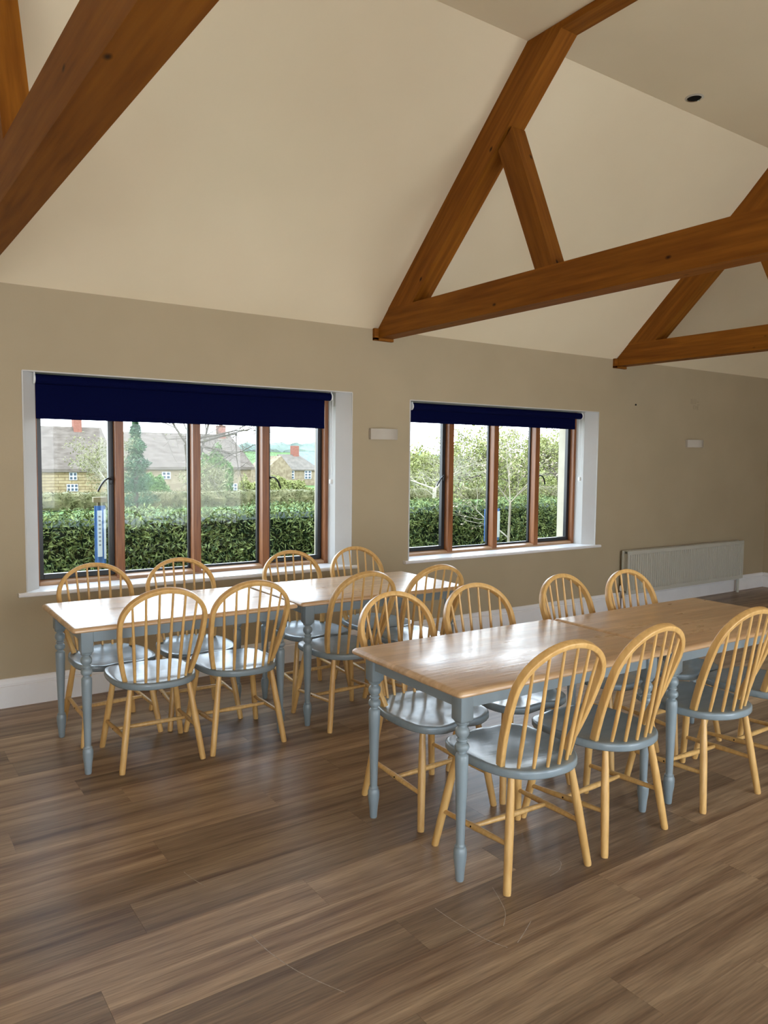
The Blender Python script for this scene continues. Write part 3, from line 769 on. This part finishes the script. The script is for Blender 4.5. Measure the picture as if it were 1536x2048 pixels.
bm = tube(bmesh.new(), (RX0-rx-0.05, -0.01, 0.03), (RX0-rx+0.02, -0.01, 0.03), [(0, 0.011), (1, 0.011)], 12)
tube(bm, (RX0-rx-0.05, -0.01, -0.14), (RX0-rx-0.05, -0.01, 0.045), [(0, 0.008), (0.55, 0.008), (0.6, 0.014), (1, 0.014)], 12)
vb = mesh_obj('valve', bm, 'chrome', rad, 40)
mesh_obj('valve_cap', tube(bmesh.new(), (RX0-rx-0.05, -0.01, 0.045), (RX0-rx-0.05, -0.01, 0.10), [(0, 0.015), (0.2, 0.018), (0.8, 0.017), (1, 0.012)], 16), 'white_plastic', vb, 40)
bm = tube(bmesh.new(), (RX1-rx-0.035, -0.005, -RZ0), (RX1-rx-0.035, -0.005, 0.02), [(0, 0.016), (1, 0.016)], 14)
mesh_obj('pipe', bm, 'radiator_white', rad, 40)
bm = bmesh.new()
for xb_ in (-0.72, 0.72): box(bm, xb_-0.015, xb_+0.015, 0.036, 0.069, 0.05, RZ1-RZ0-0.04)
mesh_obj('wall_bracket', bm, 'radiator_white', rad)

# ------------------------------------------------------------------ wall lights, downlight, small things on the wall
def wall_light(x0, x1, z0, z1, label):
    cx = (x0+x1)/2; w_ = (x1-x0)/2
    root = empty('wall_light', (cx, 0, (z0+z1)/2), label=label, cat='wall light', group='bowed plaster wall lights')
    h = (z1-z0)/2; dpt = 0.085
    outer = [(-w_+2*w_*i/16, -dpt*0.35-dpt*0.65*math.sin(math.pi*i/16)) for i in range(17)]
    inner = [(p[0]*0.94, p[1]+0.008) for p in outer]
    bm = bmesh.new()
    loop = [(-w_, -0.001)] + outer + [(w_, -0.001)] + [(w_*0.94, -0.001)] + inner[::-1] + [(-w_*0.94, -0.001)]
    prism(bm, loop, 'z', -h, h)
    mesh_obj('shade', bm, 'plaster_white', root, 40)
    mesh_obj('back_plate', boxm(-w_*0.7, w_*0.7, -0.012, -0.001, -h*0.8, h*0.8), 'plaster_white', root)
    mesh_obj('bulb', tube(bmesh.new(), (-0.05, -0.035, 0), (0.05, -0.035, 0), [(0, 0.005), (0.1, 0.012), (0.9, 0.012), (1, 0.005)], 12), 'white_plastic', root, 40)
wall_light(3.432, 3.697, 1.729, 1.816, 'unlit plaster wall light between the two windows')
wall_light(7.715, 8.015, 1.735, 1.820, 'unlit plaster wall light above the radiator')
dl = empty('downlight', (5.0, -1.792, ZF), label='round recessed downlight in the flat ceiling', cat='downlight')
def ring(bm, r0, r1, z0, z1, seg=32):
    A = [[bm.verts.new((r*math.cos(2*math.pi*i/seg), r*math.sin(2*math.pi*i/seg), z)) for i in range(seg)] for r, z in ((r1, 0), (r1, z0), (r0, z1), (r0, 0))]
    for P, Q in zip(A, A[1:]):
        for i in range(seg): bm.faces.new((P[i], P[(i+1) % seg], Q[(i+1) % seg], Q[i]))
    return bm
mesh_obj('rim', ring(bmesh.new(), 0.052, 0.064, -0.003, -0.008), 'plaster_white', dl, 40)
mesh_obj('reflector', ring(bmesh.new(), 0.047, 0.052, -0.008, -0.004), 'chrome', dl, 40)
mesh_obj('recess_shade', tube(bmesh.new(), (0, 0, -0.0005), (0, 0, -0.004), [(0, 0.047), (1, 0.040)], 24), 'dark_hole', dl, 40)  # flat dark disc, the shade of the recess put into its colour
nail = tag(mesh_obj('nail', tube(bmesh.new(), (6.80, -0.001, 2.165), (6.80, -0.014, 2.168), [(0, 0.004), (0.7, 0.004), (0.7, 0.010), (1, 0.010)], 10), 'dark_hole'),
           'small dark nail in the wall above the radiator', 'nail')
# faint marks of old lettering above the far wall light
bm = bmesh.new()
for (x, z, w_, h_) in [(7.79, 2.225, .010, .055), (7.815, 2.225, .010, .055), (7.845, 2.225, .010, .055), (7.875, 2.225, .010, .055), (7.905, 2.245, .035, .010), (7.915, 2.215, .040, .010),
                       (7.84, 2.165, .008, .045), (7.875, 2.165, .008, .045), (7.84, 2.165, .04, .008), (7.84, 2.203, .04, .008), (7.905, 2.165, .008, .045), (7.925, 2.160, .008, .045), (7.905, 2.185, .025, .008)]:
    box(bm, x, x+w_, -0.0015, 0.0, z, z+h_)
mesh_obj('faint_lettering_mark', bm, 'wall_mark', wb)

# ------------------------------------------------------------------ outdoors
def ground_z(y):
    P = [(0.4, -0.12), (4, -0.25), (45, -1.88), (90, -3.15), (130, -3.2), (180, -1.0), (250, 4.0), (330, 4.5)]
    for (a, za), (b_, zb_) in zip(P, P[1:]):
        if y <= b_: return za+(zb_-za)*max(0, (y-a))/(b_-a)
    return P[-1][1]
bm = bmesh.new()
ys = [0.4, 2, 4, 10, 20, 30, 45, 60, 75, 90, 110, 130, 155, 180, 215, 250, 290, 330]; xs = [-40, 0, 20, 40, 60, 90, 120, 160, 200, 240, 290, 360]
G = [[bm.verts.new((x, y, ground_z(y) - (max(0, (x-150))*0.045 if y > 150 else 0))) for x in xs] for y in ys]
for i in range(len(ys)-1):
    for j in range(len(xs)-1): bm.faces.new((G[i][j], G[i][j+1], G[i+1][j+1], G[i+1][j]))
tag(mesh_obj('ground', bm, 'lawn', smooth=60), 'green lawn and field falling away from the windows', 'lawn', kind='structure')

def leaf_cards(bm, centres, size, jit=0.6):
    for c_ in centres:
        s = size*random.uniform(0.6, 1.4)
        n_ = Vector((random.gauss(0, 1), random.gauss(0, 1), random.gauss(0, 1))).normalized()
        a = n_.orthogonal().normalized(); b_ = n_.cross(a); th = random.uniform(0, 6.28)
        e1 = (a*math.cos(th)+b_*math.sin(th))*s; e2 = (b_*math.cos(th)-a*math.sin(th))*s*jit
        c_ = Vector(c_)
        bm.faces.new([bm.verts.new(c_-e1), bm.verts.new(c_+e2*0.7+n_*s*0.15), bm.verts.new(c_+e1), bm.verts.new(c_-e2*0.7+n_*s*0.15)])
# clipped yew hedge just outside
hd = empty('clipped_hedge', (6, 3.0, ground_z(3)), label='dense dark green clipped hedge just outside both windows', cat='hedge')
hx, hy, hz = 6, 3.0, ground_z(3)
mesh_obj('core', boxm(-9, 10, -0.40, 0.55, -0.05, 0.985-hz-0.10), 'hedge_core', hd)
bm = bmesh.new(); pts = []
for i in range(52000):
    x = random.uniform(-8, 9.5)
    if random.random() < 0.80:
        lump = 0.06*math.sin(x*2.1)+0.04*math.sin(x*5.3+1)
        z = random.uniform(0.3-hz, 0.985-hz); pts.append((x, -0.46+random.gauss(0, 0.045)+lump*0.5+0.03*math.sin(z*9+x*3), z))
    else:
        pts.append((x, random.uniform(-0.46, 0.58), 0.97-hz+random.gauss(0, 0.02)+0.02*math.sin(x*3.1)))
leaf_cards(bm, pts, 0.030, 0.42)
tag(mesh_obj('foliage', bm, 'hedge_leaf', hd), kind='stuff')
# field hedge further off
fh = empty('field_hedge', (30, 45, -1.9), label='low brownish field hedge beyond the lawn', cat='hedge')
bm = bmesh.new()
N = 260
top = []; 
sec = [(-0.9, 0.0), (-1.0, 0.55), (-0.7, 0.98), (0.6, 1.0), (1.0, 0.6), (0.9, 0.0)]
rings = []
for i in range(N+1):
    x = -28+56*i/N*1.25
    rings.append([bm.verts.new((x+random.gauss(0, .05), s_[0]+random.gauss(0, .10), s_[1]*1.02+(random.gauss(0, .05) if s_[1] > 0 else 0)-(x)*0.006)) for s_ in sec])
for A, B in zip(rings, rings[1:]):
    for i in range(len(sec)-1): bm.faces.new((A[i], A[i+1], B[i+1], B[i]))
pts = []
for i in range(14000):
    x = random.uniform(-27, 42); t = random.random()
    pts.append((x, -1.0+random.gauss(0, .08), random.uniform(0, 1.0)-x*0.006) if t < .75 else (x, random.uniform(-.9, .7), 1.02+random.gauss(0, .05)-x*0.006))
leaf_cards(bm, pts, 0.085)
mesh_obj('foliage', bm, 'field_hedge', fh)

# houses
def house_window(parent, x, z, w_, h_, y, cols, rows):
    f = mesh_obj('window', boxm(x-w_/2, x+w_/2, y-0.10, y+0.02, z-h_/2, z+h_/2), 'house_window_white', parent)
    for i in range(cols):
        for j in range(rows):
            a = x-w_/2+w_*(i+0.16)/cols; b_ = x-w_/2+w_*(i+0.84)/cols
            c_ = z-h_/2+h_*(j+0.14)/rows; d = z-h_/2+h_*(j+0.86)/rows
            mesh_obj('pane', boxm(a, b_, y-0.115, y-0.101, c_, d), 'house_pane', f)
def pitched(bm, x0, x1, y0, y1, ze, zr, over=0.3, hip0=0.0, hip1=0.0, thick=0.35, sag=0.0):
    ym = (y0+y1)/2; N_ = 8
    lo = [(x0-over, y0-over), (x1+over, y0-over), (x1+over, y1+over), (x0-over, y1+over)]
    rx0, rx1 = x0-over+hip0, x1+over-hip1
    v = [bm.verts.new((a, b_, ze)) for a, b_ in lo]; r = [bm.verts.new((rx0, ym, zr)), bm.verts.new((rx1, ym, zr))]
    u = [bm.verts.new((a*1.0, b_, ze-thick)) for a, b_ in lo]
    bm.faces.new((v[0], v[1], r[1], r[0])); bm.faces.new((v[2], v[3], r[0], r[1]))
    bm.faces.new((v[1], v[2], r[1])); bm.faces.new((v[3], v[0], r[0]))
    for i in range(4): bm.faces.new((v[i], u[i], u[(i+1) % 4], v[(i+1) % 4]))
    bm.faces.new(u[::-1])
    return bm
# thatched cottage with banded stone, left
h1 = empty('thatched_cottage', (18, 90, -3.2), label='thatched cottage with banded cream stone walls, at the left of the near window', cat='house')
mesh_obj('wall', boxm(-9, 8.0, 0, 7, 0, 3.4), 'banded_stone', h1)
mesh_obj('roof', pitched(bmesh.new(), -9, 8.0, 0, 7, 3.15, 8.25, 0.35, 0.8, 1.0), 'thatch', h1, None)
ch1 = mesh_obj('chimney', boxm(4.0, 4.95, 3.0, 4.2, 7.4, 9.15, 0.05), 'chimney_brick', h1)
mesh_obj('chimney_pot', tube(bmesh.new(), (4.5, 3.6, 9.15), (4.5, 3.6, 9.7), [(0, 0.22), (1, 0.18)], 10), 'chimney_brick', ch1, 40)
house_window(h1, 3.15, 2.30, 0.85, 0.90, 0, 2, 2)
house_window(h1, 3.05, 0.95, 1.25, 0.85, 0, 3, 2)
# long thatched house in the middle
h2 = empty('long_thatched_house', (36, 92, -3.2), label='long thatched stone house in the middle of the near window', cat='house')
mesh_obj('wall', boxm(-9, 8.9, 0, 7.5, 0, 3.5), 'stone', h2)
mesh_obj('roof', pitched(bmesh.new(), -9, 8.9, 0, 7.5, 3.4, 7.9, 0.4, 0.6, 1.9), 'thatch', h2)
ch2 = mesh_obj('chimney', boxm(5.6, 6.6, 3.2, 4.4, 6.8, 9.1, 0.05), 'chimney_brick', h2)
mesh_obj('chimney_pot', tube(bmesh.new(), (6.1, 3.8, 9.1), (6.1, 3.8, 9.6), [(0, 0.22), (1, 0.18)], 10), 'chimney_brick', ch2, 40)
house_window(h2, 4.1, 2.35, 0.9, 1.1, 0, 2, 2); house_window(h2, 6.3, 0.7, 1.0, 0.9, 0, 2, 2); house_window(h2, -3.0, 2.3, 1.1, 0.9, 0, 2, 2)
# tiled stone house with white windows
h3 = empty('tiled_stone_house', (61, 110, -3.2), label='stone house with tiled roof and two white upper windows', cat='house')
mesh_obj('wall', boxm(-0.9, 4.9, 0, 7, 0, 2.75), 'stone', h3)
mesh_obj('roof', pitched(bmesh.new(), -0.9, 4.9, 0, 7, 2.75, 5.3, 0.25, 0.0, 2.3, 0.2), 'roof_tile', h3)
gb = bmesh.new(); prism(gb, [(-5.6, 0), (-0.9, 0), (-0.9, 2.75), (-2.9, 5.0), (-5.6, 2.9)], 'y', -1.2, 6)
mesh_obj('gable', gb, 'stone', h3)
ch3 = mesh_obj('chimney', boxm(-4.5, -3.2, 2.5, 3.7, 4.0, 7.0, 0.05), 'chimney_brick', h3)
mesh_obj('chimney', boxm(1.6, 2.7, 3.0, 4.2, 4.6, 6.8, 0.05), 'chimney_brick', h3)
house_window(h3, -0.55+0.0, 1.85, 1.35, 1.4, 0, 2, 3); house_window(h3, 2.75, 1.85, 1.3, 1.4, 0, 2, 3)
h4 = empty('slate_roofed_house', (72, 122, -3.3), label='slate-roofed house behind the tiled stone house', cat='house')
mesh_obj('wall', boxm(-3.5, 6, 0, 7, 0, 3.4), 'stone', h4)
mesh_obj('roof', pitched(bmesh.new(), -3.5, 6, 0, 7, 3.4, 6.0, 0.3, 1.8, 0, 0.2), 'slate', h4)

# trees
def tree(name, loc, height, spread, label, bark, leaf, n_leaf, leaf_size, trunk_r, levels=4, first=0.35, up=0.55, lean=(0, 0), seed=1, group=None, nb=4, shrink=1.0):
    rnd = random.Random(seed)
    root = empty(name, loc, label=label, cat='tree', group=group)
    bm = bmesh.new(); tips = []
    def grow(p, d, ln, r, lv):
        q = p; dd = d.copy(); seg = 3
        for s_ in range(seg):
            w_ = 0.04 if lv == 0 else 0.16
            nd = (dd+Vector((rnd.gauss(0, w_), rnd.gauss(0, w_), rnd.gauss(0, w_*.6)))).normalized()
            q2 = q+nd*(ln/seg)
            ra = r*(1-0.28*s_/seg); rb_ = r*(1-0.28*(s_+1)/seg)
            tube(bm, q, q2, [(0, ra), (1, rb_)], 5 if lv < 2 else 4, caps=False)
            q, dd = q2, nd
            if lv >= 1: tips.append(q.copy())
            if lv < levels and (s_ > 0 or lv > 0):
                for _ in range(nb if s_ == seg-1 else 1):
                    a = Vector((rnd.gauss(0, 1), rnd.gauss(0, 1), rnd.gauss(0, .6)))
                    nd2 = (dd*up+a.normalized()*spread).normalized()
                    grow(q, nd2, ln*rnd.uniform(.5, .78)*(shrink if lv == 0 else 1), rb_*rnd.uniform(.42, .62), lv+1)
    grow(Vector((0, 0, -0.15)), Vector((lean[0], lean[1], 1)).normalized(), height*first, trunk_r, 0)
    mesh_obj('branches', bm, bark, root, 60)
    if n_leaf:
        bm = bmesh.new(); st = random.getstate(); random.seed(seed)
        cs_ = []
        for i in range(n_leaf):
            t = rnd.choice(tips); sp_ = leaf_size*2.2
            cs_.append(t+Vector((rnd.gauss(0, sp_), rnd.gauss(0, sp_), rnd.gauss(0, sp_))))
        leaf_cards(bm, cs_, leaf_size); random.setstate(st)
        tag(mesh_obj('foliage', bm, leaf, root), kind='stuff')
    return root
def conifer(loc, h, r, label, leaf, n, size, seed, name='conifer'):
    rnd = random.Random(seed); root = empty(name, loc, label=label, cat='tree')
    mesh_obj('trunk', tube(bmesh.new(), (0, 0, -0.2), (0, 0, h*0.96), [(0, r*0.09), (1, 0.02)], 7), 'bark', root, 60)
    bm = bmesh.new(); cs_ = []
    for i in range(n):
        t = rnd.random()**0.8; rr = r*(1-t)*(0.75+0.25*math.sin(t*40+rnd.uniform(-.4, .4)))*rnd.uniform(0.45, 1.05); a = rnd.uniform(0, 6.283)
        cs_.append((rr*math.cos(a), rr*math.sin(a), h*(0.04+0.96*t)-0.25*rr))
    st = random.getstate(); random.seed(seed); leaf_cards(bm, cs_, size, 0.45); random.setstate(st)
    tag(mesh_obj('foliage', bm, leaf, root), kind='stuff'); return root
def bush(loc, rx_, ry_, h, label, leaf, n, size, seed, name='bush'):
    rnd = random.Random(seed); bm = bmesh.new(); cs_ = []
    for i in range(n):
        v = Vector((rnd.gauss(0, 1), rnd.gauss(0, 1), abs(rnd.gauss(0, 1)))).normalized()*rnd.uniform(0.72, 1.03)
        k = 1+0.15*math.sin(v.x*7+seed)*math.cos(v.z*6)
        cs_.append((v.x*rx_*k, v.y*ry_*k, v.z*h*k))
    st = random.getstate(); random.seed(seed); leaf_cards(bm, cs_, size); random.setstate(st)
    o = mesh_obj(name, bm, leaf); o.location = loc
    return tag(o, label, 'bush')
conifer((10.55, 30, ground_z(30)), 5.0, 1.35, 'dark feathery conifer beside the first window mullion', 'leaf_conifer', 5000, 0.085, 3)
tree('bare_tree', (8.75, 27, ground_z(27)), 4.6, 0.62, 'pale half-bare tree in front of the banded stone cottage', 'pale_bark', 'leaf_dry', 2600, 0.05, 0.10, 4, 0.34, 0.7, seed=11)
tree('overhanging_tree', (9.95, 21, ground_z(21)), 6.2, 0.75, 'bare tree with branches hanging at the top of the middle panes', 'bark', 'leaf_dry', 350, 0.04, 0.15, 4, 0.50, 0.45, seed=5)
bush((21.0, 60, ground_z(60)), 1.4, 1.2, 2.3, 'bright green bush in front of the long thatched house', 'leaf_green', 3500, 0.16, 4)
bush((20.2, 64.5, ground_z(64.5)), 1.6, 1.2, 2.6, 'dark green bush below the conifer', 'leaf_conifer', 3500, 0.16, 5)
bush((26.4, 60, ground_z(60)), 1.9, 1.3, 4.5, 'tall rounded green bush before the thatched gable', 'leaf_green', 4500, 0.17, 6)
tree('willow', (22.6, 52.5, ground_z(52.5)), 5.5, 0.8, 'pale drooping willow beside the tall rounded bush', 'pale_bark', 'leaf_dry', 5000, 0.10, 0.14, 4, 0.3, 0.35, seed=21)
bush((30.4, 62, ground_z(62)), 0.75, 0.7, 2.0, 'small yellow bush by the thatched gable', 'leaf_spring', 1200, 0.12, 8)
bush((36.2, 66, ground_z(66)), 4.2, 1.2, 1.9, 'wide yellow-green garden shrubs under the white windows', 'leaf_spring', 5000, 0.16, 9, 'garden_shrubs')
W2T = [((15.2, 14, ground_z(14)), 4.4, 'white-trunked young tree standing on the lawn', 'pale_bark', 'leaf_dry', 1500, 0.035, 0.085, 31),
       ((18.6, 17, ground_z(17)), 5.2, 'yellow-green tree in leaf at the left of the far window', 'bark', 'leaf_spring', 4200, 0.055, 0.10, 32),
       ((21.5, 18, ground_z(18)), 5.8, 'yellow-green tree behind the sapling in the far window', 'bark', 'leaf_spring', 5200, 0.06, 0.12, 33),
       ((24.4, 17, ground_z(17)), 5.6, 'yellow-green tree towards the right of the far window', 'bark', 'leaf_spring', 5200, 0.06, 0.11, 34),
       ((29.0, 20, ground_z(20)), 6.4, 'yellow-green tree at the right edge of the far window', 'bark', 'leaf_spring', 5600, 0.07, 0.13, 35)]
for loc, h, lab, bk, lf, n_, sz, tr, sd in W2T:
    tree('spring_tree', loc, h, 0.72, lab, bk, lf, n_, sz, tr, 4, 0.32, 0.6, seed=sd, group='trees on the lawn')
for i, (x, y, r_) in enumerate([(42, 50, 4.2), (52, 50, 4.6), (62, 50, 4.4), (47, 57, 5.0)]):
    bush((x, y, ground_z(y)-0.3), r_, 2.4, 4.6+0.4*math.sin(i*2), ['pale green thicket far left of the far window', 'pale green thicket in the middle of the far window', 'pale green thicket far right of the far window', 'pale green thicket deepest in the far window'][i], 'leaf_spring', 5000, 0.2, 40+i, 'thicket')
tree('sapling', (6.82, 1.9, ground_z(1.9)), 2.7, 0.75, 'young blossoming sapling with a slim pale trunk close outside the far window', 'pale_bark', 'blossom', 330, 0.020, 0.021, 3, 0.50, 0.9, lean=(0.02, 0.0), seed=54, nb=4, shrink=0.55)

# wooded ridge on the horizon
bm = bmesh.new(); N = 150; rings = []
def ridge_top(x):
    P = [(60, 5.2), (117, 6.3), (130, 7.0), (144, 6.7), (192, 4.1), (228, 1.0), (283, -0.5), (340, -0.6)]
    for (a, za), (b_, zb_) in zip(P, P[1:]):
        if x <= b_: return za+(zb_-za)*max(0, x-a)/(b_-a)
    return P[-1][1]
for i in range(N+1):
    x = 40+300*i/N; zt_ = ridge_top(x)
    rings.append([bm.verts.new((x+random.gauss(0, .3), 246+yy+random.gauss(0, .6), zz)) for yy, zz in ((-4, zt_-9), (-3.4, zt_-2.6+random.gauss(0, .4)), (-1, zt_-0.5+random.gauss(0, .45)), (3, zt_+random.gauss(0, .5)), (8, zt_-2), (10, zt_-9))])
for A, B in zip(rings, rings[1:]):
    for i in range(5): bm.faces.new((A[i], A[i+1], B[i+1], B[i]))
tag(mesh_obj('wooded_ridge', bm, 'woodland_far'), 'grey-green wooded ridge on the skyline', 'woodland', kind='stuff')

# banners hanging outside the panes
def banner(x, y, ztop, zbot, w_, label, with_bar):
    root = empty('hanging_banner', (x, y, 0), label=label, cat='banner', group='blue and white hanging banners')
    mesh_obj('post', boxm(-0.012, 0.012, 0.03, 0.054, ground_z(y), ztop+0.06), 'post_wood', root)
    if with_bar: mesh_obj('cross_bar', boxm(-w_*0.62, w_*0.62, -0.02, 0.03, ztop+0.03, ztop+0.075, 0.003), 'post_wood', root)
    bm = bmesh.new(); N_ = 12
    front = [(-w_/2+w_*i/N_, 0.006*math.sin(i*1.3)) for i in range(N_+1)]
    prism(bm, front+[(p[0], p[1]+0.006) for p in front[::-1]], 'z', zbot, ztop)
    cl = mesh_obj('cloth', bm, 'banner_blue', root)
    mesh_obj('white_stripe', boxm(-w_*0.28, w_*0.14, -0.012, -0.0085, zbot+0.06, ztop-0.04), 'banner_white', cl)
    mesh_obj('white_stripe', boxm(w_*0.30, w_*0.49, -0.012, -0.0085, zbot+0.04, ztop-0.03), 'banner_white', cl)
    bm = bmesh.new()
    for k in range(8):
        z = ztop-0.10-k*(ztop-zbot-0.22)/8; box(bm, -w_*0.17, w_*0.03, -0.0135, -0.0122, z, z+0.014)
    mesh_obj('faint_lettering_mark', bm, 'banner_grey', cl)
banner(1.722, 1.6, 1.145, 0.645, 0.092, 'blue and white banner on a post outside the near window', True)
banner(6.275, 1.6, 0.985, 0.60, 0.24, 'wider blue and white banner outside the far window beside the sapling', False)
